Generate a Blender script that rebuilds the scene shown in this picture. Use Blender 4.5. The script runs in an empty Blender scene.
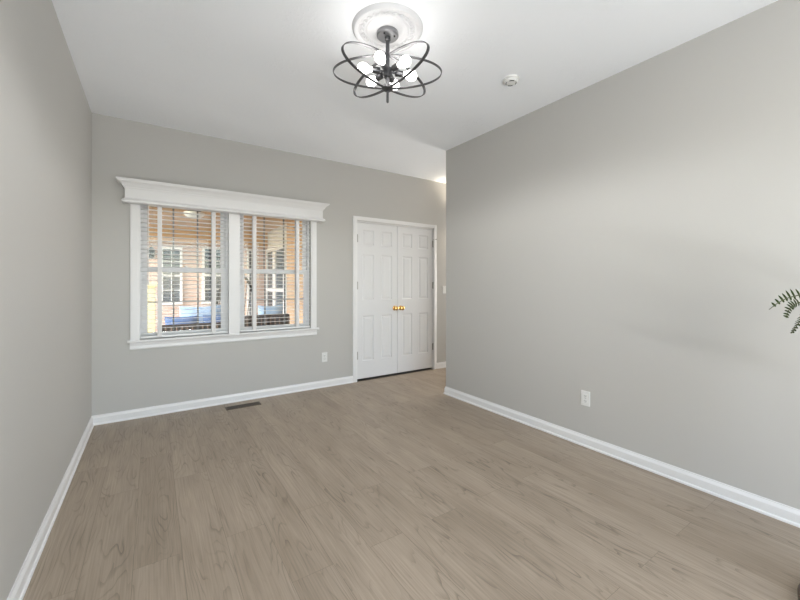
import bpy, bmesh, math, random
from mathutils import Vector, Matrix
random.seed(7)
R = math.radians
sc = bpy.context.scene
COL = sc.collection

# ------------------------------------------------------------------ camera
cd = bpy.data.cameras.new('camera'); cam = bpy.data.objects.new('camera', cd); COL.objects.link(cam)
F = 369.0; TH = math.atan(.671); HY = 284.0; CH = 1.239
cd.sensor_fit = 'HORIZONTAL'; cd.sensor_width = 36; cd.lens = 36 * F / 800
cd.shift_y = -(300 - HY) / 800
cd.clip_start = .02
cam.location = (0, 0, CH); cam.rotation_euler = (R(90), 0, -TH)
sc.camera = cam

# ------------------------------------------------------------------ exposure, sky, sun, big lights
sc.view_settings.view_transform = 'Standard'; sc.view_settings.look = 'None'
sc.view_settings.gamma = 1; sc.view_settings.use_curve_mapping = False
sc.view_settings.exposure = 0.07
w = bpy.data.worlds.new('sky'); sc.world = w; w.use_nodes = True
wn = w.node_tree; bg = wn.nodes['Background']
sky = wn.nodes.new('ShaderNodeTexSky'); sky.sky_type = 'NISHITA'; sky.sun_disc = False
sky.sun_elevation = R(38); sky.sun_rotation = R(250)
wn.links.new(sky.outputs[0], bg.inputs[0]); bg.inputs[1].default_value = .92

def light(name, kind, loc, energy, color=(1, 1, 1), rot=(0, 0, 0), size=None, size_y=None):
    d = bpy.data.lights.new(name, kind); d.energy = energy; d.color = color
    if kind == 'AREA':
        d.shape = 'RECTANGLE'; d.size = size; d.size_y = size_y or size
    elif kind == 'SUN': d.angle = R(1.0)
    elif size: d.shadow_soft_size = size
    o = bpy.data.objects.new(name, d); COL.objects.link(o); o.location = loc; o.rotation_euler = rot
    return o
sd = Vector((1, .38, -.50)).normalized()
s_ = light('sun', 'SUN', (-6, 4, 6), 1.8, (1, .9, .74)); s_.rotation_euler = sd.to_track_quat('-Z', 'Y').to_euler()
# added fill light from the unseen rear part of the room
light('rear_fill_light', 'AREA', (1.15, -2.95, 1.3), 20, (.93, .97, 1), (R(90), 0, 0), 3.0, 2.3)
# added fill light low behind the camera, aimed up at the ceiling
light('ceiling_fill_light', 'AREA', (.25, -2.40, .02), 158, (.93, .97, 1), (R(180 - 4), 0, 0), 1.25, .3)
light('side_fill_light', 'AREA', (2.70, -1.45, 1.5), 62, (.93, .97, 1), (R(90), 0, R(112)), 1.2, 1.4)  # added fill for the left wall; the wall behind it has no window
light('hall_fill_light', 'AREA', (6.3, 3.68, 1.4), 88, (1, .97, .93), (R(125), 0, R(90)), .9, 2.0)  # added fill at the closed hall end, brightens hall and far ceiling

# ------------------------------------------------------------------ materials
def mat(name, color, rough=.5, metal=0, spec=.5, emit=None, es=0, bump=None, noise=None, coat=0):
    m = bpy.data.materials.new(name); m.use_nodes = True; nt = m.node_tree; b = nt.nodes['Principled BSDF']
    b.inputs['Base Color'].default_value = (*color, 1); b.inputs['Roughness'].default_value = rough
    b.inputs['Metallic'].default_value = metal; b.inputs['Specular IOR Level'].default_value = spec
    b.inputs['Coat Weight'].default_value = coat
    if emit: b.inputs['Emission Color'].default_value = (*emit, 1); b.inputs['Emission Strength'].default_value = es
    tc = nt.nodes.new('ShaderNodeTexCoord')
    if noise:   # (scale, amount)
        n = nt.nodes.new('ShaderNodeTexNoise'); n.inputs['Scale'].default_value = noise[0]; n.inputs['Detail'].default_value = 4
        nt.links.new(tc.outputs['Object'], n.inputs[0])
        mr = nt.nodes.new('ShaderNodeMapRange'); mr.inputs[3].default_value = 1 - noise[1]; mr.inputs[4].default_value = 1 + noise[1]
        nt.links.new(n.outputs[0], mr.inputs[0])
        mx = nt.nodes.new('ShaderNodeVectorMath'); mx.operation = 'SCALE'; mx.inputs[0].default_value = color
        nt.links.new(mr.outputs[0], mx.inputs['Scale']); nt.links.new(mx.outputs[0], b.inputs['Base Color'])
    if bump:    # (scale, strength, distance)
        n = nt.nodes.new('ShaderNodeTexNoise'); n.inputs['Scale'].default_value = bump[0]; n.inputs['Detail'].default_value = 5
        nt.links.new(tc.outputs['Object'], n.inputs[0])
        bp = nt.nodes.new('ShaderNodeBump'); bp.inputs['Strength'].default_value = bump[1]; bp.inputs['Distance'].default_value = bump[2]
        nt.links.new(n.outputs[0], bp.inputs['Height']); nt.links.new(bp.outputs[0], b.inputs['Normal'])
    return m

M = {}
M['wall'] = mat('greige_wall_paint', (.505, .494, .468), .55, bump=(220, .10, .0015), noise=(1.2, .012))
M['ceil_base'] = (.905, .925, .95)
M['trim'] = mat('white_trim_paint', (.80, .795, .79), .35)
M['door'] = mat('white_door_paint', (.745, .745, .75), .38)
M['plastic'] = mat('white_plastic', (.76, .76, .74), .35)
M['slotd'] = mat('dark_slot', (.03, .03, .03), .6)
M['blind'] = mat('white_faux_wood_slat', (.90, .90, .90), .4)
M['tape'] = mat('white_cloth_tape', (.82, .81, .80), .85, bump=(900, .2, .0005))
M['vinyl'] = mat('white_vinyl_sash', (.88, .88, .88), .4)
M['muntin'] = mat('grey_muntin', (.20, .20, .20), .5)
M['brass'] = mat('polished_brass', (.80, .50, .18), .2, 1)
M['nickel'] = mat('satin_nickel', (.42, .41, .39), .35, 1)
M['gun'] = mat('dark_brushed_metal', (.115, .115, .12), .38, .85, bump=(300, .1, .0005))
M['gun2'] = mat('grey_brushed_metal', (.30, .30, .31), .33, .9)
M['plaster'] = mat('white_plaster', (.66, .66, .67), .6)
M['bulb'] = mat('lit_frosted_bulb', (1, 1, 1), .4, emit=(1, .97, .93), es=15)
M['vent'] = mat('bronze_vent_metal', (.10, .075, .05), .45, .4)
M['wicker'] = mat('dark_brown_wicker', (.045, .032, .028), .6, bump=(90, .8, .01), noise=(60, .5))
M['blue'] = mat('blue_cushion_fabric', (.10, .18, .38), .9, noise=(9, .25))
M['lblue'] = mat('pale_blue_pillow_fabric', (.45, .62, .85), .9, noise=(12, .2))
M['cream'] = mat('cream_stucco', (.85, .74, .42), .85, bump=(60, .3, .004))
M['siding'] = mat('white_siding_paint', (.80, .80, .80), .6)
M['black'] = mat('black_metal', (.02, .02, .02), .5, .5)
M['fan'] = mat('dark_fan_blade', (.04, .03, .025), .5)
M['opal'] = mat('opal_glass', (.9, .9, .88), .3)
M['stone'] = mat('porch_concrete', (.46, .44, .40), .85, noise=(6, .12), bump=(80, .3, .003))
M['dwood'] = mat('dark_walnut_wood', (.075, .045, .028), .45, noise=(14, .35))
M['terra'] = mat('copper_glazed_pot', (.30, .13, .06), .4, noise=(20, .2))
M['soil'] = mat('potting_soil', (.03, .02, .015), .95, bump=(120, 1, .01))
M['fern'] = mat('fern_green', (.022, .036, .006), .8, spec=.15, noise=(25, .3))
M['fernstem'] = mat('fern_stem', (.05, .055, .018), .6)
M['darkpane'] = mat('dark_window_pane', (.10, .12, .14), .08)
M['warmsh'] = mat('warm_lit_shade', (1, .9, .7), .4, emit=(1, .80, .55), es=8)
M['grassm'] = mat('lawn_green', (.14, .20, .05), .9, noise=(4, .3))
M['closet'] = mat('closet_paint', (.3, .29, .27), .7)

def glass():
    m = bpy.data.materials.new('clear_window_glass'); m.use_nodes = True; nt = m.node_tree; nt.nodes.clear()
    o = nt.nodes.new('ShaderNodeOutputMaterial'); mx = nt.nodes.new('ShaderNodeMixShader')
    t = nt.nodes.new('ShaderNodeBsdfTransparent'); t.inputs[0].default_value = (.96, .97, .97, 1)
    g = nt.nodes.new('ShaderNodeBsdfGlossy'); g.inputs['Roughness'].default_value = .02
    fr = nt.nodes.new('ShaderNodeFresnel'); fr.inputs[0].default_value = 1.45
    nt.links.new(fr.outputs[0], mx.inputs[0]); nt.links.new(t.outputs[0], mx.inputs[1]); nt.links.new(g.outputs[0], mx.inputs[2])
    nt.links.new(mx.outputs[0], o.inputs[0]); return m
M['glass'] = glass()

def ceiling_mat():
    m = mat('stomp_textured_ceiling', M['ceil_base'], .75, spec=.3); nt = m.node_tree; b = nt.nodes['Principled BSDF']
    tc = nt.nodes['Texture Coordinate']
    n1 = nt.nodes.new('ShaderNodeTexNoise'); n1.inputs['Scale'].default_value = 38; n1.inputs['Detail'].default_value = 3; n1.inputs['Distortion'].default_value = 1.4
    v = nt.nodes.new('ShaderNodeTexVoronoi'); v.inputs['Scale'].default_value = 7
    n2 = nt.nodes.new('ShaderNodeTexNoise'); n2.inputs['Scale'].default_value = 2.6; n2.inputs['Detail'].default_value = 2
    for n in (n1, v, n2): nt.links.new(tc.outputs['Object'], n.inputs[0])
    cr = nt.nodes.new('ShaderNodeValToRGB'); cr.color_ramp.elements[0].position = .53; cr.color_ramp.elements[1].position = .60
    nt.links.new(n1.outputs[0], cr.inputs[0])
    ms = nt.nodes.new('ShaderNodeMapRange'); ms.inputs[1].default_value = .50; ms.inputs[2].default_value = .60
    nt.links.new(n2.outputs[0], ms.inputs[0])
    mu = nt.nodes.new('ShaderNodeMath'); mu.operation = 'MULTIPLY'
    nt.links.new(cr.outputs[0], mu.inputs[0]); nt.links.new(ms.outputs[0], mu.inputs[1])
    bp = nt.nodes.new('ShaderNodeBump'); bp.inputs['Strength'].default_value = .42; bp.inputs['Distance'].default_value = .005
    nt.links.new(mu.outputs[0], bp.inputs['Height']); nt.links.new(bp.outputs[0], b.inputs['Normal'])
    return m
M['ceil'] = ceiling_mat()

def floor_mat():
    m = bpy.data.materials.new('oak_vinyl_plank'); m.use_nodes = True; nt = m.node_tree; N = nt.nodes; L = nt.links
    b = N['Principled BSDF']
    tc = N.new('ShaderNodeTexCoord')
    mp = N.new('ShaderNodeMapping'); mp.inputs['Rotation'].default_value = (0, 0, R(90)); mp.inputs['Location'].default_value = (.3, .07, 0)
    L.new(tc.outputs['Object'], mp.inputs[0])
    PW, PL = .184, 1.22
    br = N.new('ShaderNodeTexBrick'); br.inputs['Scale'].default_value = 1
    br.inputs['Brick Width'].default_value = PL; br.inputs['Row Height'].default_value = PW
    br.inputs['Mortar Size'].default_value = .0011; br.inputs['Mortar Smooth'].default_value = .3
    br.offset = .37; br.offset_frequency = 2
    br.inputs['Color1'].default_value = (0, 0, 0, 1); br.inputs['Color2'].default_value = (1, 1, 1, 1); br.inputs['Mortar'].default_value = (.5, .5, .5, 1)
    L.new(mp.outputs[0], br.inputs[0])
    # per-plank random value shifts the grain pattern
    sx = N.new('ShaderNodeSeparateXYZ'); L.new(mp.outputs[0], sx.inputs[0])
    sh = N.new('ShaderNodeMath'); sh.operation = 'MULTIPLY'; sh.inputs[1].default_value = 37.0; L.new(br.outputs[0], sh.inputs[0])
    def grain_coord(sxl, syl):
        a = N.new('ShaderNodeMath'); a.operation = 'MULTIPLY'; a.inputs[1].default_value = sxl; L.new(sx.outputs[0], a.inputs[0])
        c = N.new('ShaderNodeMath'); c.operation = 'MULTIPLY'; c.inputs[1].default_value = syl; L.new(sx.outputs[1], c.inputs[0])
        k = N.new('ShaderNodeCombineXYZ'); L.new(a.outputs[0], k.inputs[0]); L.new(c.outputs[0], k.inputs[1]); L.new(sh.outputs[0], k.inputs[2])
        return k
    # cathedral rings: contour bands of a stretched noise
    c1 = grain_coord(.9, 5.5)
    n1 = N.new('ShaderNodeTexNoise'); n1.inputs['Scale'].default_value = 1.15; n1.inputs['Detail'].default_value = 2.5; n1.inputs['Roughness'].default_value = .45
    L.new(c1.outputs[0], n1.inputs[0])
    k1 = N.new('ShaderNodeMath'); k1.operation = 'MULTIPLY'; k1.inputs[1].default_value = 19; L.new(n1.outputs[0], k1.inputs[0])
    f1 = N.new('ShaderNodeMath'); f1.operation = 'FRACT'; L.new(k1.outputs[0], f1.inputs[0])
    r1 = N.new('ShaderNodeValToRGB'); e = r1.color_ramp.elements; e[0].position = 0; e[0].color = (.15, .15, .15, 1); e[1].position = .3; e[1].color = (1, 1, 1, 1)
    e2 = r1.color_ramp.elements.new(1); e2.color = (.88, .88, .88, 1)
    L.new(f1.outputs[0], r1.inputs[0])
    # fine fibres
    c2 = grain_coord(2.2, 90)
    n2 = N.new('ShaderNodeTexNoise'); n2.inputs['Scale'].default_value = 1.6; n2.inputs['Detail'].default_value = 4; L.new(c2.outputs[0], n2.inputs[0])
    # broad patches
    c3 = grain_coord(1.3, 5)
    n3 = N.new('ShaderNodeTexNoise'); n3.inputs['Scale'].default_value = 1.2; n3.inputs['Detail'].default_value = 2; L.new(c3.outputs[0], n3.inputs[0])
    # grain strength varies
    n4 = N.new('ShaderNodeTexNoise'); n4.inputs['Scale'].default_value = 2.2; n4.inputs['Detail'].default_value = 2
    c4 = grain_coord(1.5, 4); L.new(c4.outputs[0], n4.inputs[0])
    g4 = N.new('ShaderNodeMapRange'); g4.inputs[1].default_value = .42; g4.inputs[2].default_value = .66; g4.inputs[3].default_value = .04; g4.inputs[4].default_value = .5
    L.new(n4.outputs[0], g4.inputs[0])
    base = N.new('ShaderNodeMix'); base.data_type = 'RGBA'
    base.inputs[6].default_value = (.292, .232, .174, 1); base.inputs[7].default_value = (.385, .312, .240, 1)
    v0 = N.new('ShaderNodeMath'); v0.operation = 'MULTIPLY_ADD'; v0.inputs[1].default_value = .40; L.new(br.outputs[0], v0.inputs[0])
    v1 = N.new('ShaderNodeMapRange'); v1.inputs[1].default_value = .3; v1.inputs[2].default_value = .7; v1.inputs[3].default_value = 0; v1.inputs[4].default_value = .75
    L.new(n3.outputs[0], v1.inputs[0]); L.new(v1.outputs[0], v0.inputs[2]); L.new(v0.outputs[0], base.inputs[0])
    mg = N.new('ShaderNodeMix'); mg.data_type = 'RGBA'; mg.blend_type = 'MULTIPLY'
    L.new(g4.outputs[0], mg.inputs[0]); L.new(base.outputs[2], mg.inputs[6]); L.new(r1.outputs[0], mg.inputs[7])
    fr = N.new('ShaderNodeMapRange'); fr.inputs[1].default_value = .3; fr.inputs[2].default_value = .7; fr.inputs[3].default_value = .86; fr.inputs[4].default_value = 1.12
    L.new(n2.outputs[0], fr.inputs[0])
    sc_ = N.new('ShaderNodeVectorMath'); sc_.operation = 'SCALE'; L.new(mg.outputs[2], sc_.inputs[0]); L.new(fr.outputs[0], sc_.inputs['Scale'])
    md = N.new('ShaderNodeMix'); md.data_type = 'RGBA'; md.inputs[7].default_value = (.13, .10, .075, 1)
    sm = N.new('ShaderNodeMath'); sm.operation = 'MULTIPLY'; sm.inputs[1].default_value = .55; L.new(br.outputs['Fac'], sm.inputs[0])
    L.new(sm.outputs[0], md.inputs[0]); L.new(sc_.outputs[0], md.inputs[6]); L.new(md.outputs[2], b.inputs['Base Color'])
    b.inputs['Roughness'].default_value = .42; b.inputs['Specular IOR Level'].default_value = .35
    bp = N.new('ShaderNodeBump'); bp.inputs['Strength'].default_value = .25; bp.inputs['Distance'].default_value = .001
    iv = N.new('ShaderNodeMath'); iv.operation = 'SUBTRACT'; L.new(n2.outputs[0], iv.inputs[0]); L.new(br.outputs['Fac'], iv.inputs[1])
    L.new(iv.outputs[0], bp.inputs['Height']); L.new(bp.outputs[0], b.inputs['Normal'])
    return m
M['floor'] = floor_mat()

def brick_mat(name, c1, c2, mortar, bw, rh, ms, rot, rough=.8, off=.5):
    m = bpy.data.materials.new(name); m.use_nodes = True; nt = m.node_tree; b = nt.nodes['Principled BSDF']
    tc = nt.nodes.new('ShaderNodeTexCoord'); mp = nt.nodes.new('ShaderNodeMapping'); mp.inputs['Rotation'].default_value = rot
    br = nt.nodes.new('ShaderNodeTexBrick'); br.inputs['Scale'].default_value = 1; br.offset = off
    br.inputs['Brick Width'].default_value = bw; br.inputs['Row Height'].default_value = rh; br.inputs['Mortar Size'].default_value = ms
    for k, c in (('Color1', c1), ('Color2', c2), ('Mortar', mortar)): br.inputs[k].default_value = (*c, 1)
    nt.links.new(tc.outputs['Object'], mp.inputs[0]); nt.links.new(mp.outputs[0], br.inputs[0])
    nt.links.new(br.outputs[0], b.inputs['Base Color']); b.inputs['Roughness'].default_value = rough
    return m
M['brickX'] = brick_mat('porch_brick_facing_room', (.60, .40, .32), (.66, .48, .40), (.66, .60, .55), .2, .07, .008, (R(90), 0, 0))
M['brickY'] = brick_mat('porch_brick_side', (.62, .42, .27), (.68, .50, .34), (.66, .60, .50), .2, .07, .008, (R(90), 0, R(90)))
M['pwood'] = brick_mat('stained_ceiling_boards', (.52, .32, .16), (.62, .41, .23), (.22, .13, .07), 3.0, .11, .006, (0, 0, 0), .45)

# ------------------------------------------------------------------ mesh helpers
class MB:
    def __init__(s): s.bm = bmesh.new()
    def box(s, x0, x1, y0, y1, z0, z1, bev=0):
        t = bmesh.new(); bmesh.ops.create_cube(t, size=1)
        for v in t.verts: v.co = Vector(((x0 + x1) / 2 + v.co.x * (x1 - x0), (y0 + y1) / 2 + v.co.y * (y1 - y0), (z0 + z1) / 2 + v.co.z * (z1 - z0)))
        if bev: bmesh.ops.bevel(t, geom=t.edges[:], offset=bev, segments=2, affect='EDGES', profile=.6)
        return s._add(t)
    def _add(s, t, M_=None):
        if M_ is not None: bmesh.ops.transform(t, matrix=M_, verts=t.verts[:])
        me = bpy.data.meshes.new('t'); t.to_mesh(me); t.free(); s.bm.from_mesh(me); bpy.data.meshes.remove(me); return s
    def prism(s, prof, axis, a, b_):
        """closed profile [(u,v)] swept along axis 'x' (u=y,v=z) or 'y' (u=x,v=z) or 'z' (u=x,v=y)"""
        def P(u, v, t):
            return {'x': (t, u, v), 'y': (u, t, v), 'z': (u, v, t)}[axis]
        A = [s.bm.verts.new(P(u, v, a)) for u, v in prof]; B = [s.bm.verts.new(P(u, v, b_)) for u, v in prof]
        n = len(prof)
        for i in range(n): s.bm.faces.new((A[i], A[(i + 1) % n], B[(i + 1) % n], B[i]))
        s.bm.faces.new(A[::-1]); s.bm.faces.new(B); return s
    def sweep(s, prof, path, outs):
        """profile (o,z) placed at path points (x,y), o measured along the outward (mitred) vectors"""
        rings = []
        for (x, y), (ox, oy) in zip(path, outs):
            rings.append([s.bm.verts.new((x + ox * o, y + oy * o, z)) for o, z in prof])
        n = len(prof)
        for A, B in zip(rings, rings[1:]):
            for i in range(n): s.bm.faces.new((A[i], A[(i + 1) % n], B[(i + 1) % n], B[i]))
        s.bm.faces.new(rings[0][::-1]); s.bm.faces.new(rings[-1]); return s
    def lathe(s, prof, seg=32, c=(0, 0, 0), M_=None, close=True):
        t = bmesh.new(); rings = []
        for r, z in prof:
            if r < 1e-6: rings.append([t.verts.new((0, 0, z))])
            else: rings.append([t.verts.new((r * math.cos(2 * math.pi * k / seg), r * math.sin(2 * math.pi * k / seg), z)) for k in range(seg)])
        for A, B in zip(rings, rings[1:]):
            for k in range(seg):
                a, a2, b1, b2 = A[k % len(A)], A[(k + 1) % len(A)], B[k % len(B)], B[(k + 1) % len(B)]
                vs = []
                for v in (a, a2, b2, b1):
                    if v not in vs: vs.append(v)
                if len(vs) > 2: t.faces.new(vs)
        for rg in (rings[0], rings[-1]):
            if len(rg) > 2 and close: t.faces.new(rg)
        MM = Matrix.Translation(c) @ (M_ if M_ is not None else Matrix())
        return s._add(t, MM)
    def tube(s, pts, r, seg=8, flat=None, up=Vector((0, 0, 1)), closed=False, radii=None):
        """round tube, or a flat strip of half sizes flat=(a,b) with b along 'up'"""
        pts = [Vector(p) for p in pts]; n = len(pts); rings = []
        for i, p in enumerate(pts):
            if closed: t = pts[(i + 1) % n] - pts[i - 1]
            else: t = pts[min(i + 1, n - 1)] - pts[max(i - 1, 0)]
            t.normalize(); u = up - t * up.dot(t)
            if u.length < 1e-4: u = Vector((1, 0, 0)) - t * t.x
            u.normalize(); v = t.cross(u)
            if flat: ring = [p + v * flat[0] * a + u * flat[1] * b for a, b in ((-1, -1), (1, -1), (1, 1), (-1, 1))]
            else:
                rr = radii[i] if radii else r
                ring = [p + (u * math.cos(2 * math.pi * k / seg) + v * math.sin(2 * math.pi * k / seg)) * rr for k in range(seg)]
            rings.append([s.bm.verts.new(q) for q in ring])
        m = len(rings[0])
        pairs = list(zip(rings, rings[1:])) + ([(rings[-1], rings[0])] if closed else [])
        for A, B in pairs:
            for k in range(m): s.bm.faces.new((A[k], A[(k + 1) % m], B[(k + 1) % m], B[k]))
        if not closed: s.bm.faces.new(rings[0][::-1]); s.bm.faces.new(rings[-1])
        return s
    def build(s, name, m, parent=None, smooth=False, loc=None):
        bmesh.ops.recalc_face_normals(s.bm, faces=s.bm.faces[:])
        me = bpy.data.meshes.new(name); s.bm.to_mesh(me); s.bm.free()
        me.materials.append(m)
        if smooth:
            for p in me.polygons: p.use_smooth = True
            try: me.set_sharp_from_angle(angle=R(35))
            except Exception: pass
        o = bpy.data.objects.new(name, me); COL.objects.link(o)
        if parent: o.parent = parent
        if loc: o.location = loc
        return o

def tag(o, label, cat, group=None, kind=None):
    o['label'] = label; o['category'] = cat
    if group: o['group'] = group
    if kind: o['kind'] = kind
    return o
def thing(name, loc, label, cat, group=None, rz=0):
    o = bpy.data.objects.new(name, None); COL.objects.link(o); o.location = loc; o.rotation_euler = (0, 0, rz)
    o.empty_display_size = .05
    return tag(o, label, cat, group)
def structure(o, label, cat):
    return tag(o, label, cat, kind='structure')
def copy_tree(o, parent=None):
    c = o.copy(); COL.objects.link(c)
    if parent: c.parent = parent
    for ch in list(o.children): copy_tree(ch, c)
    return c

# ------------------------------------------------------------------ room shell
XL, XR, YB, YE, H = -.443, 2.75, 4.19, 3.167, 2.74
YR, XH, T = -2.8, 6.4, .15
WX0, WX1, WZ0, WZ1 = -.10, 1.548, .70, 2.11     # window rough opening
DX0, DX1, DZ = 2.146, 3.40, 2.042               # door opening
structure(MB().box(XL - .15, XH + .15, YR - .15, YB + T, -.1, 0).build('floor', M['floor']), 'grey brown wood plank floor', 'floor')
structure(MB().box(XL - .15, XH + .15, YR - .15, YB + T, H, H + .1).build('ceiling', M['ceil']), 'white stomp-textured ceiling', 'ceiling')
b = MB()
b.box(XL - .15, WX0, YB, YB + T, 0, H).box(WX0, WX1, YB, YB + T, 0, WZ0).box(WX0, WX1, YB, YB + T, WZ1, H)
b.box(WX1, DX0, YB, YB + T, 0, H).box(DX0, DX1, YB, YB + T, DZ, H).box(DX1, XH + .15, YB, YB + T, 0, H)
b.box(DX0, DX1, YB + T - .03, YB + T, 0, DZ)
structure(b.build('wall_back', M['wall']), 'greige back wall holding the window and double doors', 'wall')
structure(MB().box(XL - .15, XL, YR - .15, YB, 0, H).build('wall_left', M['wall']), 'blank greige wall on the left', 'wall')
structure(MB().box(XR, XR + .12, YR, YE, 0, H, .0).build('wall_right', M['wall']), 'greige wall on the right, ending at the hallway', 'wall')
b = MB().box(XL, -.35, YR - .15, YR, 0, H).box(2.65, XR + .12, YR - .15, YR, 0, H).box(-.35, 2.65, YR - .15, YR, 2.45, H)
structure(b.build('wall_front', M['wall']), 'wall behind the camera with a wide opening', 'wall')
b = MB().box(XR + .12, XH, YE - .12, YE, 0, H).box(XH, XH + .15, YE - .12, YB, 0, H)
structure(b.build('wall_hallway', M['wall']), 'hallway walls round the corner', 'wall')

# baseboards: profile (out, z)
BP = [(0, 0), (.020, 0), (.020, .006), (.018, .012), (.013, .016), (.013, .060), (.010, .068), (.006, .076), (.005, .084), (0, .084)]
def baseboard(name, path, outs, label):
    structure(MB().sweep(BP, path, outs).build(name, M['trim']), label, 'baseboard')
baseboard('baseboard_left', [(XL, YR), (XL, YB)], [(1, 0), (1, -1)], 'white baseboard along the left wall')
baseboard('baseboard_back', [(XL, YB), (2.097, YB)], [(1, -1), (0, -1)], 'white baseboard under the window')
baseboard('baseboard_hallway', [(3.452, YB), (XH, YB)], [(0, -1), (0, -1)], 'white baseboard right of the double doors')
baseboard('baseboard_right', [(XR, YR), (XR, YE), (XR + .12, YE), (XR + .12, YE - .02)][:3], [(-1, 0), (-1, 1), (0, 1)], 'white baseboard along the right wall')

# ------------------------------------------------------------------ double doors
CW = .053
b = MB()
cp = [(0, 0), (0, -.012), (.008, -.018), (.040, -.014), (CW, -.010), (CW, 0)]   # (outward, toward room)
def casing(mb, x0, x1, zt, W=CW, z0=0.0):
    pr = [(o / CW * W, y) for o, y in cp]
    for sx, xs in ((-1, x0), (1, x1)):
        A = [mb.bm.verts.new((xs + sx * o, YB + y, z0)) for o, y in pr]; B = [mb.bm.verts.new((xs + sx * o, YB + y, zt + o)) for o, y in pr]
        n = len(pr)
        for i in range(n): mb.bm.faces.new((A[i], A[(i + 1) % n], B[(i + 1) % n], B[i]))
        mb.bm.faces.new(A); mb.bm.faces.new(B)
    A = [mb.bm.verts.new((x0 - o, YB + y, zt + o)) for o, y in pr]; B = [mb.bm.verts.new((x1 + o, YB + y, zt + o)) for o, y in pr]
    n = len(pr)
    for i in range(n): mb.bm.faces.new((A[i], A[(i + 1) % n], B[(i + 1) % n], B[i]))
    mb.bm.faces.new(A); mb.bm.faces.new(B)
casing(b, DX0 + .004, DX1 - .004, DZ + .004)
b.box(DX0, DX0 + .012, YB, YB + .119, 0, DZ).box(DX1 - .012, DX1, YB, YB + .119, 0, DZ).box(DX0, DX1, YB, YB + .119, DZ - .010, DZ)
structure(MB().box(DX0 + .012, DX1 - .012, YB + .003, YB + .115, 0, .005).build('door_gap_shade', M['slotd']), 'dark strip painted as shade under the double doors', 'painted_shade')  # dark strip added so the gap under the doors reads as shade
structure(b.build('trim_1', M['trim']), 'white casing round the double doors', 'trim')

def door_leaf(name, x0, x1, cols, hinge_x, knob_x, label):
    z0, z1 = .028, 2.028; yf = YB + .006; t = .035
    root = thing(name, ((x0 + x1) / 2, yf, z0), label, 'door'); root['kind'] = 'structure'
    def L(x): return x - (x0 + x1) / 2
    rows = [(.25, .83), (1.03, 1.62), (1.735, 1.935)]
    mb = MB()
    xs = [x0, cols[0][0], cols[0][1], cols[1][0], cols[1][1], x1]; zs = [z0, .25, .83, 1.03, 1.62, 1.735, 1.935, z1]
    bm = mb.bm
    def quad(p): bm.faces.new([bm.verts.new((L(x), y - yf, z - z0)) for x, y, z in p])
    for i in range(5):
        for j in range(7):
            xa, xb, za, zb = xs[i], xs[i + 1], zs[j], zs[j + 1]
            if i in (1, 3) and j in (1, 3, 5):   # moulded raised panel: steps inward then out
                steps = [(0, 0), (.010, .008), (.018, .009), (.040, .0025), (.046, .002)]
                for (d0, y0), (d1, y1) in zip(steps, steps[1:]):
                    o = [(xa + d0, za + d0), (xb - d0, za + d0), (xb - d0, zb - d0), (xa + d0, zb - d0)]
                    q = [(xa + d1, za + d1), (xb - d1, za + d1), (xb - d1, zb - d1), (xa + d1, zb - d1)]
                    for k in range(4):
                        k2 = (k + 1) % 4
                        quad([(o[k][0], yf + y0, o[k][1]), (o[k2][0], yf + y0, o[k2][1]), (q[k2][0], yf + y1, q[k2][1]), (q[k][0], yf + y1, q[k][1])])
                d, y = steps[-1]; quad([(xa + d, yf + y, za + d), (xb - d, yf + y, za + d), (xb - d, yf + y, zb - d), (xa + d, yf + y, zb - d)])
            else: quad([(xa, yf, za), (xb, yf, za), (xb, yf, zb), (xa, yf, zb)])
    quad([(x0, yf + t, z0), (x1, yf + t, z0), (x1, yf + t, z1), (x0, yf + t, z1)])
    for xx in (x0, x1): quad([(xx, yf, z0), (xx, yf + t, z0), (xx, yf + t, z1), (xx, yf, z1)])
    for zz in (z0, z1): quad([(x0, yf, zz), (x1, yf, zz), (x1, yf + t, zz), (x0, yf + t, zz)])
    bmesh.ops.remove_doubles(bm, verts=bm.verts[:], dist=.0004)
    mb.build('door_panel', M['door'], root)
    for hz in (.33, 1.22, 1.82):
        h = MB(); hx = L(hinge_x)
        h.lathe([(.0065, 0), (.0075, .004), (.0065, .008), (.0065, .092), (.0075, .096), (.0065, .10)], 12, (hx, -.010, hz - z0 - .05))
        h.box(hx - .012, hx + .012, -.006, -.002, hz - z0 - .045, hz - z0 + .045)
        h.build('hinge', M['nickel'], root, True)
    kx = L(knob_x); kz = .912 - z0
    Mx = Matrix.Rotation(R(90), 4, 'X')   # lathe axis +z -> -y
    kb = MB().lathe([(.0, -.001), (.031, -.001), (.031, .004), (.026, .009), (.013, .012), (.0, .012)], 24, (kx, 0, kz), Mx).build('rosette', M['brass'], root, True)
    MB().lathe([(.010, .010), (.010, .030), (.016, .036), (.027, .046), (.030, .056), (.027, .066), (.016, .072), (.008, .074), (0, .0735)], 24, (kx, 0, kz), Mx).build('knob', M['brass'], root, True)
    return root
XM = (DX0 + DX1) / 2
door_leaf('door_1', DX0 + .015, XM - .002, ((2.235, 2.405), (2.515, 2.685)), DX0 + .012, XM - .048, 'left leaf of the white six-panel double doors')
d2 = door_leaf('door_2', XM + .002, DX1 - .015, ((2.855, 3.02), (3.13, 3.30)), DX1 - .012, XM + .048, 'right leaf of the white six-panel double doors')
# small hinge-pin door stop on the top right hinge
hx = DX1 - .012 - (XM + .002 + DX1 - .015) / 2
MB().tube([(hx - .005, -.012, 1.855), (hx + .03, -.022, 1.86), (hx + .05, -.024, 1.86)], .004).tube([(hx + .048, -.024, 1.86), (hx + .058, -.024, 1.86)], .008).build('hinge_stop', M['nickel'], d2, True)

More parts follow.
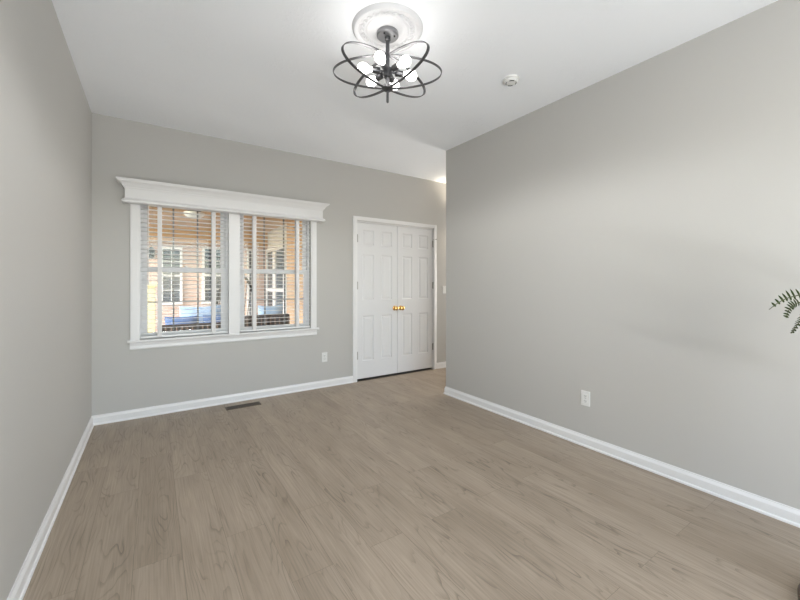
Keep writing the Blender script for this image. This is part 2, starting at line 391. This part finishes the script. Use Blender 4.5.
# ------------------------------------------------------------------ windows
# casing, mullion cover, stool and apron
b = MB()
b.prism([(YB, WZ0), (YB - .010, WZ0), (YB - .016, WZ0), (YB - .016, 1.98), (YB, 1.98)], 'x', -.168, WX0 + .004)
b.prism([(YB, WZ0), (YB - .016, WZ0), (YB - .016, 1.98), (YB, 1.98)], 'x', WX1 - .004, 1.613)
b.prism([(YB + .10, WZ0), (YB - .014, WZ0), (YB - .014, 1.98), (YB + .10, 1.98)], 'x', .660, .766)
b.box(-.155, -.110, YB - .020, YB - .015, WZ0 + .012, 1.97, .002).box(1.56, 1.602, YB - .020, YB - .015, WZ0 + .012, 1.97, .002)
# stool (inner sill) with rounded nose, then apron
b.prism([(YB + .06, .700), (YB - .030, .700), (YB - .036, .706), (YB - .036, .716), (YB - .030, .722), (YB + .06, .722)], 'x', -.190, 1.640)
b.prism([(YB, .634), (YB - .010, .634), (YB - .015, .645), (YB - .012, .668), (YB - .020, .700), (YB, .700)], 'x', -.172, 1.618)
structure(b.build('trim_2', M['trim']), 'white casing, mullion and sill round the twin window', 'trim')

# cornice over the window: sweep of a crown profile with returns
pf = [(0, 1.972), (.074, 1.972), (.082, 1.978), (.084, 1.988), (.078, 1.998), (.068, 2.006), (.060, 2.012), (.060, 2.098),
      (.066, 2.104), (.068, 2.112), (.076, 2.118), (.084, 2.132), (.098, 2.148), (.110, 2.154), (.112, 2.162), (.120, 2.166), (.120, 2.178), (0, 2.178)]
x0, x1 = -.205 + .060, 1.664 - .060
b = MB().sweep(pf, [(x0, YB), (x0, YB - .024), (x1, YB - .024), (x1, YB)], [(-1, 0), (-1, -1), (1, -1), (1, 0)])
tag(b.build('window_cornice', M['trim']), 'white moulded wooden cornice box mounted over the twin window', 'cornice')

def window(name, x0, x1, label):
    root = bpy.data.objects.new(name, None); COL.objects.link(root); root.location = (x0, YB, WZ0); root.empty_display_size = .05
    structure(root, label, 'window')
    W = x1 - x0; zt = WZ1 - WZ0; zb = .0225
    jm = MB()      # jamb liner / frame
    jm.box(0, .022, .055, .149, zb, zt).box(W - .022, W, .055, .149, zb, zt).box(.022, W - .022, .055, .149, zb, zb + .014).box(.022, W - .022, .055, .149, zt - .03, zt)
    jm.build('window_frame', M['vinyl'], root)
    rail = 1.375 - WZ0
    def sash(y0, z0, z1, bot, top, nm):
        s = MB(); sw = .040; a, c = .022, W - .022
        s.box(a, a + sw, y0, y0 + .03, z0, z1, .003).box(c - sw, c, y0, y0 + .03, z0, z1, .003)
        s.box(a + sw, c - sw, y0, y0 + .03, z0, z0 + bot, .003).box(a + sw, c - sw, y0, y0 + .03, z1 - top, z1, .003)
        o = s.build('sash', M['vinyl'], root)
        gx0, gx1, gz0, gz1 = a + sw, c - sw, z0 + bot, z1 - top
        g = MB(); g.box(gx0 + .0005, gx1 - .0005, y0 + .013, y0 + .017, gz0 + .0005, gz1 - .0005); g.build('pane', M['glass'], o)
        m_ = MB()
        for k in (1, 2):
            xx = gx0 + (gx1 - gx0) * k / 3; m_.box(xx - .007, xx + .007, y0 + .018, y0 + .026, gz0 + .0005, gz1 - .0005)
        if nm == 'lower': zz = (gz0 + gz1) / 2; m_.box(gx0 + .0005, gx1 - .0005, y0 + .019, y0 + .025, zz - .007, zz + .007)
        m_.build('muntin_grid', M['muntin'], o)
        return o
    lo = sash(.068, zb + .015, rail + .024, .036, .044, 'lower'); sash(.104, rail - .022, zt - .032, .044, .045, 'upper')
    lk = MB().box(W / 2 - .03, W / 2 + .03, .072, .090, rail + .0245, rail + .032, .002).lathe([(.012, 0), (.012, .008), (.006, .012), (0, .012)], 16, (W / 2, .081, rail + .032)).build('sash_lock', M['vinyl'], root, True)
window('window_1', WX0, .660, 'left half of the twin double-hung window')
window('window_2', .766, WX1, 'right half of the twin double-hung window')

# ------------------------------------------------------------------ blinds
def blind(x0, x1, tapes, label, wand_x):
    yc = YB + .022; zb, zt = .732, 2.05
    root = thing('venetian_blind', ((x0 + x1) / 2, yc, zb), label, 'blind', 'venetian blinds in the twin window')
    cx = (x0 + x1) / 2; h = (x1 - x0) / 2 - .006
    MB().box(-h, h, -.026, .026, zt - zb - .02, zt - zb + .032, .003).build('headrail', M['blind'], root)
    s = MB(); pitch = .0415; tilt = R(-3); z = .045; n = 0
    while z < zt - zb - .035:
        pr = []
        for k in range(7):
            u = -1 + k / 3; pr.append((u * .0245, .0016 * (1 - u * u) + .0014))
        pr += [(u_, v_ - .0028) for u_, v_ in pr[::-1]]
        pr = [(a * math.cos(tilt) - c * math.sin(tilt), z + a * math.sin(tilt) + c * math.cos(tilt)) for a, c in pr]
        s.prism(pr, 'x', -h, h); z += pitch; n += 1
    s.build('slats', M['blind'], root)
    MB().box(-h, h, -.025, .025, 0, .018, .004).build('bottom_rail', M['blind'], root)
    for tx in tapes:
        t = MB(); lx = tx - cx
        for yy in (-.0285, .0275): t.box(lx - .018, lx + .018, yy, yy + .0009, .004, zt - zb - .01)
        t.build('ladder_tape', M['tape'], root)
    wx = wand_x - cx
    MB().tube([(wx, -.034, zt - zb - .02), (wx, -.036, .55)], .0035).lathe([(.005, 0), (.007, .03), (.004, .05)], 8, (wx, -.036, .50)).build('tilt_cord', M['tape'], root, True)
blind(WX0 + .004, .660, (.058, .520), 'white slatted blind in the left window half, fully lowered and open', -.03)
blind(.766, WX1 - .004, (.918, 1.390), 'white slatted blind in the right window half, fully lowered and open', .80)

# ------------------------------------------------------------------ ceiling medallion and chandelier
CX, CY = 1.150, 1.845
med = thing('ceiling_medallion', (CX, CY, H), 'round white plaster ceiling medallion with scalloped relief above the light', 'medallion')
pr = [(0, -.022), (.075, -.022), (.085, -.018), (.10, -.014), (.118, -.016), (.124, -.014), (.128, -.010), (.150, -.009), (.172, -.010), (.178, -.016), (.186, -.021), (.194, -.021), (.202, -.014), (.207, -.006), (.208, 0), (0, 0)]
MB().lathe(pr, 72).build('disc', M['plaster'], med, True)
b = MB()
for k in range(24):
    a = 2 * math.pi * k / 24
    pts = []
    for q in range(9):
        t = -1 + q / 4; rr = .138 + .018 * (1 - t * t); aa = a + t * math.pi / 24
        pts.append((rr * math.cos(aa), rr * math.sin(aa), -.012))
    b.tube(pts, .0032, 6)
    b.lathe([(0, -.006), (.006, -.003), (.0065, 0), (0, .001)], 8, (.140 * math.cos(a), .140 * math.sin(a), -.011))
b.build('scallop_relief', M['plaster'], med, True)

ch = thing('chandelier', (CX, CY, H - .022), 'dark metal chandelier of crossed oval bands with six lit bulbs', 'chandelier')
zo = H - .022
def zl(z): return z - zo
cn = MB().lathe([(0, 0), (.062, 0), (.064, -.004), (.064, -.020), (.058, -.026), (0, -.026)], 40).build('canopy', M['gun2'], ch, True)
for a in (R(-50), R(210)):
    MB().lathe([(0, -.007), (.004, -.006), (.0055, 0), (0, 0)], 12, (.042 * math.cos(a), .042 * math.sin(a), -.026)).build('screw', M['black'], cn, True)
ZB_, ZT_ = 2.390, 2.586
MB().lathe([(.011, -.026), (.017, -.028), (.017, -.045), (.0115, -.05), (.0115, zl(ZB_ + .01))], 20).build('rod', M['gun'], ch, True)
MB().lathe([(0, zl(2.51)), (.022, zl(2.51)), (.026, zl(2.505)), (.026, zl(2.46)), (.022, zl(2.455)), (.0, zl(2.455))], 24).build('socket_hub', M['gun'], ch, True)
MB().lathe([(0, zl(2.408)), (.020, zl(2.408)), (.034, zl(2.402)), (.034, zl(2.386)), (.022, zl(2.378)), (0, zl(2.378))], 28).build('bottom_hub', M['gun'], ch, True)
MB().lathe([(.0075, zl(2.380)), (.0075, zl(2.312)), (.005, zl(2.306)), (0, zl(2.306))], 16).build('finial', M['gun'], ch, True)
r_ = Vector((math.cos(TH), -math.sin(TH), 0)); fwd = Vector((math.sin(TH), math.cos(TH), 0))
A_, B_ = .318, (ZT_ - ZB_) / 2; zc = (ZT_ + ZB_) / 2
for ang in (1, 43, -45.5):
    dirn = r_ * math.cos(R(ang)) + fwd * math.sin(R(ang)); nrm = dirn.cross(Vector((0, 0, 1)))
    e = .003 * (1 if ang > 0 else -1)
    pts = []
    for k in range(96):
        t = 2 * math.pi * k / 96
        pts.append(dirn * (A_ * math.cos(t)) + Vector((0, 0, zl(zc) + (B_ + .0015 * (ang > 10) - .0015 * (ang < -10)) * math.sin(t))))
    MB().tube(pts, 0, flat=(.0022, .0085), up=nrm, closed=True).build('oval_band', M['gun'], ch)
zs = 2.487
for k in range(6):
    a = R(15 + 60 * k); d = (r_ * math.cos(a) + fwd * math.sin(a)).normalized()
    q = d.to_track_quat('Z', 'Y').to_matrix().to_4x4()
    s = MB().lathe([(.006, .02), (.006, .045), (.017, .047), (.0185, .052), (.0185, .092), (.016, .094), (0, .094)], 20, (0, 0, zl(zs)), q).build('socket', M['gun'], ch, True)
    MB().lathe([(.013, .0945), (.0135, .102), (.020, .116), (.0285, .132), (.030, .146), (.0275, .160), (.020, .171), (.010, .177), (0, .178)], 24, (0, 0, zl(zs)), q).build('bulb', M['bulb'], s, True)

sp = light('chandelier_light', 'SPOT', (CX, CY, 2.295), 38, (.985, .99, 1), size=.09); sp.data.spot_size = R(178); sp.data.spot_blend = .3

# ------------------------------------------------------------------ smoke detector
sdv = thing('smoke_detector', (2.18, 1.79, H), 'small round white smoke detector on the ceiling right of the chandelier', 'smoke detector')
MB().lathe([(0, 0), (.058, 0), (.058, -.010), (.052, -.014), (0, -.014)], 40).build('base', M['plastic'], sdv, True)
MB().lathe([(0, -.014), (.050, -.014), (.050, -.020), (.044, -.028), (.032, -.031), (0, -.032)], 40).build('cover', M['plastic'], sdv, True)
base_a = math.atan2(-r_.y * 0 - fwd.y, -fwd.x)
for k in range(4):
    a0 = base_a + R(-8) + k * R(90)
    pts = [(.036 * math.cos(a0 + R(d)), .036 * math.sin(a0 + R(d)), -.0295) for d in range(-26, 27, 4)]
    MB().tube(pts, 0, flat=(.0018, .0045)).build('sensor_slot', M['slotd'], sdv)
MB().lathe([(0, -.001), (.003, 0), (0, .002)], 8, (.046 * math.cos(base_a + R(45)), .046 * math.sin(base_a + R(45)), -.026)).build('test_light', M['slotd'], sdv, True)

# ------------------------------------------------------------------ outlets, switch, floor vent
def wall_plate(name, loc, rz, label, cat, kind):
    root = thing(name, loc, label, cat, rz=rz)     # local: plate in x-z, facing -y
    MB().box(-.035, .035, -.006, 0, -.057, .057, .003).build('cover_plate', M['plastic'], root)
    if kind == 'outlet':
        for z in (.019, -.019):
            s = MB().box(-.0165, .0165, -.0085, -.006, z - .014, z + .014, .003).build('socket', M['plastic'], root)
            MB().box(-.0075, -.0055, -.0088, -.0084, z - .003, z + .006).box(.0055, .0075, -.0088, -.0084, z - .003, z + .005).box(-.002, .002, -.0088, -.0084, z - .010, z - .006).build('slots', M['slotd'], s)
        MB().lathe([(0, .0012), (.003, .0006), (.003, 0), (0, 0)], 10, (0, -.006, 0), Matrix.Rotation(R(90), 4, 'X')).build('screw', M['nickel'], root, True)
    else:
        MB().box(-.017, .017, -.0085, -.006, -.033, .033, .002).build('rocker', M['plastic'], root)
        for z in (.048, -.048): MB().lathe([(0, .0012), (.003, .0006), (.003, 0), (0, 0)], 10, (0, -.006, z), Matrix.Rotation(R(90), 4, 'X')).build('screw', M['nickel'], root, True)
wall_plate('wall_outlet', (1.718, YB, .360), 0, 'white electrical outlet on the back wall between window and doors', 'outlet', 'outlet')
wall_plate('wall_outlet', (XR, 1.551, .365), R(-90), 'white electrical outlet low on the long right wall', 'outlet', 'outlet')
wall_plate('light_switch', (3.605, YB, 1.155), 0, 'white light switch plate beside the double doors, partly behind the wall corner', 'light switch', 'switch')
fv = thing('floor_vent', (.768, 4.00, 0), 'bronze metal floor register set in the planks under the window', 'vent')
fr = MB().box(-.165, .165, -.052, -.038, 0, .004, .001).box(-.165, .165, .038, .052, 0, .004, .001).box(-.165, -.148, -.038, .038, 0, .004, .001).box(.148, .165, -.038, .038, 0, .004, .001)
fr.build('frame', M['vent'], fv)
MB().box(-.149, .149, -.039, .039, .0002, .0010).build('duct', M['slotd'], fv)
b = MB()
for k in range(22):
    x = -.140 + k * .01333; b.box(x - .0018, x + .0018, -.038, .038, .001, .0034)
b.box(-.148, .148, -.003, .003, .001, .0036)
b.build('louver', M['vent'], fv)

# ------------------------------------------------------------------ fern on its stand (just outside the right edge, fronds reach in)
PX, PY = 2.158, .128
st = thing('plant_stand', (PX, PY, 0), 'dark round wooden pedestal plant stand, its foot in the bottom right corner', 'plant stand')
MB().lathe([(0, 0), (.205, 0), (.212, .008), (.212, .028), (.200, .036), (.13, .048), (.06, .07), (.045, .11), (0, .11)], 48).build('base', M['dwood'], st, True)
MB().lathe([(0, .11), (.045, .11), (.036, .16), (.030, .22), (.05, .29), (.056, .34), (.035, .42), (.028, .58), (.040, .64), (.06, .67), (0, .67)], 32).build('column', M['dwood'], st, True)
MB().lathe([(0, .67), (.15, .67), (.165, .678), (.165, .694), (.155, .70), (0, .70)], 48).build('top', M['dwood'], st, True)
pf_ = thing('potted_fern', (PX, PY, .70), 'green fern in a copper pot, frond tips reaching in at the right edge', 'fern')
MB().lathe([(0, 0), (.085, 0), (.092, .008), (.105, .06), (.122, .15), (.135, .19), (.142, .195), (.142, .212), (.130, .212), (.124, .195), (.112, .15), (0, .15)], 48).build('pot', M['terra'], pf_, True)
MB().lathe([(0, .172), (.117, .170), (.117, .155), (0, .155)], 32).build('soil', M['soil'], pf_, True)
def frond(P, n_leaf, leaf, name='frond', tipw=.25, up=Vector((0, 0, 1)), skew=0.55, low=1.0, end=.98, wf_=.11):
    """P: control points (local). rachis curve + paired leaflets; P is smoothed as a Catmull curve"""
    P = [Vector(p) for p in P]; Q = [P[0]] + P + [P[-1]]; C = []
    for i in range(1, len(Q) - 2):
        for k in range(12):
            t = k / 12; a, b1, c1, d1 = Q[i - 1], Q[i], Q[i + 1], Q[i + 2]
            C.append(.5 * ((2 * b1) + (c1 - a) * t + (2 * a - 5 * b1 + 4 * c1 - d1) * t * t + (3 * b1 - a - 3 * c1 + d1) * t ** 3))
    C.append(P[-1]); n = len(C)
    rach = MB().tube(C, 0, 5, radii=[.0034 - .0020 * i / n for i in range(n)])
    ro = rach.build(name, M['fernstem'], pf_, True)
    lf = MB()
    for k in range(n_leaf):
        u = .18 + (end - .18) * (k + .5) / n_leaf; f_ = u * (n - 1); i = min(int(f_), n - 2); p = C[i].lerp(C[i + 1], f_ - i)
        t = (C[i + 1] - C[i]).normalized(); side = t.cross(up).normalized(); nn = side.cross(t).normalized()
        ln0 = leaf * (1.0 if u < .72 else max(tipw, 1 - (u - .72) / .28 * (1 - tipw))) * (.88 + .2 * random.random())
        for sgn in (-1, 1):
            ln = ln0 * (low if sgn < 0 else 1)
            d = (side * sgn + t * skew + nn * (random.uniform(-.12, .15))).normalized(); wd = d.cross(nn).normalized() * (leaf * wf_)
            base = p; prev = None; up_n = nn * .0004
            sec = [(0, .55), (.18, 1), (.55, .95), (.85, .55), (1, .05)]
            rings = []
            for s_u, wf in sec:
                q = base + d * ln * s_u - nn * (ln * .10 * s_u * s_u)
                rings.append([lf.bm.verts.new(q + wd * wf + up_n), lf.bm.verts.new(q + up_n * 2.2 + nn * .0006), lf.bm.verts.new(q - wd * wf + up_n), lf.bm.verts.new(q - up_n)])
            for A, B in zip(rings, rings[1:]):
                for j in range(4): lf.bm.faces.new((A[j], A[(j + 1) % 4], B[(j + 1) % 4], B[j]))
            lf.bm.faces.new(rings[0]); lf.bm.faces.new(rings[-1][::-1])
    lf.build('leaflets', M['fern'], ro, False)
# two fronds that reach into the frame
def at(px, py, d):   # a point of the place at the given distance (m) along the view axis
    p = r_ * ((px - 400) / F * d) + fwd * d; return Vector((p.x - PX, p.y - PY, CH + (HY - py) / F * d - .70))
frond([(-.02, .01, .17), at(880, 296, 1.50), at(832, 290, 1.50), at(800, 295, 1.49), at(783, 300, 1.485), at(769, 309.5, 1.48)], 15, .030, tipw=.2, up=fwd * -1 + Vector((0, 0, .25)), skew=.0, low=.45, end=.93, wf_=.16)
frond([(-.01, .02, .17), at(870, 312, 1.56), at(830, 299, 1.56), at(802, 302, 1.55), at(791, 307, 1.545), at(786, 318, 1.54)], 20, .024, tipw=.6, up=fwd * -1 + Vector((0, 0, .1)), skew=.2, low=.7, wf_=.15)
for k in range(20):
    a = 2 * math.pi * (k + .5) / 20
    if math.cos(a) * r_.x + math.sin(a) * r_.y < -.45: continue
    ln = random.uniform(.24, .33); hgt = random.uniform(.26, .42)
    d = Vector((math.cos(a), math.sin(a), 0))
    if d.dot(r_) < -.25: ln = min(ln, .16); hgt = min(hgt, .26)
    P = [d * .03 + Vector((0, 0, .165)), d * ln * .35 + Vector((0, 0, hgt * .85)), d * ln * .75 + Vector((0, 0, hgt)), d * ln + Vector((0, 0, hgt * .78))]
    frond(P, 22, .036)

# ------------------------------------------------------------------ hallway light round the corner (out of view, lights the wall by the doors)
hl = thing('sconce_lamp', (3.90, YB, 2.18), 'warm glass wall sconce in the hallway round the corner', 'lamp')
MB().lathe([(0, 0), (.05, 0), (.05, .02), (.02, .03), (.02, .07), (0, .07)], 24, (0, 0, 0), Matrix.Rotation(R(90), 4, 'X')).build('back_plate', M['nickel'], hl, True)
MB().lathe([(.045, 0), (.075, .12), (.072, .12), (.043, .002)], 24, (0, -.10, .02), close=False).build('shade', M['opal'], hl, True)
MB().lathe([(0, 0), (.02, .01), (.028, .04), (.02, .065), (0, .075)], 16, (0, -.10, .04)).build('bulb', mat('warm_sconce_bulb', (1, .9, .7), .4, emit=(1, .86, .68), es=800), hl, True)

# ------------------------------------------------------------------ the porch outside
Y0 = YB + T; PH = 2.62
structure(MB().box(-2.2, 2.55, Y0 + .01, 10.3, -.15, -.02).build('floor_porch', M['stone']), 'concrete porch floor', 'floor')
structure(MB().box(-1.35, 2.55, Y0 + .01, 10.3, PH, PH + .12).build('ceiling_porch', M['pwood']), 'stained orange wood porch ceiling', 'ceiling')
structure(MB().box(-1.35, 2.55, 10.12, 10.29, 2.20, PH - .005).build('trim_beam', mat('light_stained_beam', (.60, .39, .20), .5, noise=(8, .15))), 'stained wood beam along the far porch wall', 'beam')
structure(MB().box(-3.0, 2.7, 10.3, 10.5, -.15, 3.0).build('wall_porch_far', M['brickX']), 'pinkish brick wall across the porch', 'wall')
structure(MB().box(2.55, 2.75, Y0 + .01, 8.45, -.15, 2.9).build('wall_porch_side', M['brickY']), 'sunlit brick wall on the right side of the porch', 'wall')
sd_ = MB().box(2.58, 2.75, 8.45, 10.3, -.15, 2.9)
for k in range(20):
    z = -.1 + k * .145
    sd_.prism([(2.58, z), (2.560, z), (2.575, z + .14), (2.58, z + .14)], 'y', 8.45, 10.29)
structure(sd_.build('wall_porch_siding', M['siding']), 'white lapped siding at the far end of the porch side', 'wall')
structure(MB().box(-14, -2.2, -6, 24, -.3, -.16).build('ground', M['grassm']), 'sunlit lawn beside the porch', 'lawn')

def far_window(name, x0, x1, z0, z1, label, shutters=True):
    root = bpy.data.objects.new(name, None); COL.objects.link(root); root.location = ((x0 + x1) / 2, 10.3, z0); structure(root, label, 'window')
    w2 = (x1 - x0) / 2; h = z1 - z0; fr = MB()
    t = .055
    fr.box(-w2, -w2 + t, -.05, 0, 0, h).box(w2 - t, w2, -.05, 0, 0, h).box(-w2 + t, w2 - t, -.05, 0, h - t, h).box(-w2 + t, w2 - t, -.05, 0, 0, t).box(-w2 + t, w2 - t, -.045, 0, h / 2 - .025, h / 2 + .025)
    for k in (1, 3): fr.box(-w2 + t, w2 - t, -.04, -.02, h * k / 4 - .008, h * k / 4 + .008)
    fr.box(-.008, .008, -.04, -.02, t, h - t)
    fr.build('window_frame', M['vinyl'], root)
    MB().box(-w2 + t, w2 - t, -.018, -.006, t, h - t).build('pane', M['darkpane'], root)
far_window('window_3', .15, .60, .75, 2.12, 'far brick wall window seen through the left blind')
far_window('window_4', 1.02, 1.62, .75, 2.16, 'far brick wall window nearer the middle')
far_window('window_5', 2.06, 2.27, .1, 2.16, 'narrow white window by the far corner')
r6 = bpy.data.objects.new('window_6', None); COL.objects.link(r6); r6.location = (2.555, 9.4, .45); structure(r6, 'wide white double window in the siding', 'window')
f6 = MB()
for ya, yb in ((-.86, -.78), (-.12, .12), (.70, .78)): f6.box(-.04, 0, ya, yb, 0, 1.72)
for za, zb in ((0, .06), (.60, .68), (1.62, 1.72)): f6.box(-.038, 0, -.78, .70, za, zb)
f6.build('window_frame', M['vinyl'], r6)
MB().box(-.012, -.004, -.78, .70, .05, 1.64).build('pane', M['darkpane'], r6)

# porch pillar: cream pedestal
pil = thing('porch_pillar', (-.32, 7.2, -.02), 'cream stucco porch pedestal in the sun at the far left of the window view', 'pillar')
MB().box(-.36, .36, -.25, .25, 0, 1.22, .01).build('pedestal', M['cream'], pil)
MB().box(-.39, .39, -.28, .28, 1.22, 1.28, .008).build('cap', M['cream'], pil)
MB().box(-.30, -.14, -.07, .07, 1.28, PH + .02).build('post', M['siding'], pil)

wl = thing('porch_sconce', (-.02, 10.3, 1.95), 'small black lantern on the far brick wall behind the left blind', 'lantern')
MB().box(-.04, .04, -.02, 0, -.08, .10, .004).build('back_plate', M['black'], wl)
MB().lathe([(.02, -.12), (.05, -.11), (.07, .06), (.08, .07), (.02, .13), (0, .14)], 6, (0, -.12, 0)).box(-.01, .01, -.12, -.01, .08, .10).build('lantern_body', M['black'], wl)

# ceiling fan
cf = thing('ceiling_fan', (.52, 6.3, PH), 'dark bladed ceiling fan with a white bowl light under the porch ceiling', 'ceiling fan')
MB().lathe([(0, 0), (.07, 0), (.06, -.05), (.014, -.06), (.014, -.20), (.09, -.21), (.11, -.26), (.08, -.30), (0, -.30)], 32).build('motor', M['black'], cf, True)
MB().lathe([(.08, -.30), (.14, -.315), (.135, -.35), (.09, -.385), (0, -.40)], 32).build('light_bowl', M['opal'], cf, True)
for k in range(5):
    a = 2 * math.pi * k / 5 + .3; t = bmesh.new()
    bl = MB(); n_ = [(.09, .02), (.2, .055), (.5, .07), (.58, .05), (.60, 0), (.58, -.05), (.5, -.07), (.2, -.055), (.09, -.02)]
    bl.prism(n_, 'z', -.25, -.242); o = bl.build('blade', M['fan'], cf); o.rotation_euler = (0, 0, a)

# outdoor sofa, its wicker back toward the window
lw = mat('light_wicker', (.20, .13, .095), .6, noise=(40, .4))
def wicker_seat(name, loc, W2, top, label, cat):
    so = thing(name, loc, label, cat)
    MB().box(-W2, W2, -.38, -.30, .10, top, .03).build('backrest', M['wicker'], so)
    b = MB(); n = int(W2 * 2 / .055)
    for k in range(n):
        x = -W2 + .03 + k * (2 * W2 - .06) / (n - 1); b.tube([(x, -.385, .12), (x, -.392, .42), (x, -.385, top - .03)], .009, 6)
    b.build('wicker_staves', lw, so, True)
    MB().box(-W2, W2, -.30, .38, .16, .38, .02).build('seat', M['wicker'], so)
    for x in (-W2 + .03, W2 - .03): MB().box(x - .03, x + .03, -.30, .38, .38, .56, .015).build('armrest', M['wicker'], so)
    for x in (-W2 + .06, W2 - .06):
        for y in (-.34, .32): MB().box(x - .03, x + .03, y - .03, y + .03, 0, .17).build('leg', M['wicker'], so)
wicker_seat('outdoor_sofa', (.52, 5.55, -.02), .47, .77, 'dark wicker outdoor loveseat seen from behind through the left blind', 'sofa')
wicker_seat('outdoor_armchair', (1.31, 5.55, -.02), .30, .84, 'dark wicker outdoor armchair seen from behind through the right blind', 'armchair')
def pillow(name, loc, size, rot, m, label, cat='cushion', group=None):
    bm = bmesh.new(); bmesh.ops.create_cube(bm, size=2); bmesh.ops.subdivide_edges(bm, edges=bm.edges[:], cuts=7, use_grid_fill=True)
    for v in bm.verts:
        x, y, z = v.co; e = (1 - min(1, abs(x)) ** 4) * (1 - min(1, abs(z)) ** 4)
        v.co = Vector((x * (1 - .06 * (1 - z * z)) * size[0], y * (.22 + .78 * e) * size[1], z * (1 - .06 * (1 - x * x)) * size[2]))
    mb = MB(); mb._add(bm); o = mb.build(name, m, None, True); o.location = loc; o.rotation_euler = rot
    return tag(o, label, cat, group)
G = 'cushions on the wicker loveseat'
pillow('back_cushion', (.31, 5.40, .60), (.185, .085, .235), (0, 0, 0), M['blue'], 'blue back cushion on the left seat of the wicker loveseat', group=G)
pillow('back_cushion', (.73, 5.40, .60), (.185, .085, .235), (0, 0, 0), M['blue'], 'blue back cushion on the right seat of the wicker loveseat', group=G)
pillow('throw_pillow', (.54, 5.60, .66), (.25, .075, .29), (0, 0, R(4)), M['lblue'], 'tall pale blue throw pillow leaning between the two loveseat cushions', 'pillow')
pillow('throw_pillow', (1.40, 5.405, .66), (.17, .08, .28), (0, 0, 0), M['lblue'], 'pale blue pillow sticking up behind the wicker armchair back', 'pillow')

# round-backed wicker chair with an arched frame
ac = thing('arched_chair', (1.36, 7.6, -.02), 'black arched wicker egg chair standing on the porch behind the sofa', 'chair', rz=R(150))
arc = [(.36 * math.cos(R(a)), .10, .70 + .78 * math.sin(R(a))) for a in range(-40, 221, 10)]
MB().tube(arc, .022, 8).build('arch_frame', M['black'], ac, True)
b = MB()
for k in range(-4, 5):
    x = k * .07; zt = .70 + .78 * math.sqrt(max(0, 1 - (x / .36) ** 2)); b.tube([(x, .10, zt), (x * .95, .24, .75), (x * .8, .12, .42)], .008, 6)
b.build('backrest_canes', M['wicker'], ac, True)
MB().lathe([(0, .34), (.30, .36), (.36, .42), (.34, .46), (0, .46)], 32, (0, -.05, 0)).build('seat', M['lblue'], ac, True)
for x in (-.28, .28):
    for y in (-.22, .14): MB().tube([(x * 1.05, y, 0), (x * .8, y, .40)], .018, 8).build('leg', M['black'], ac, True)
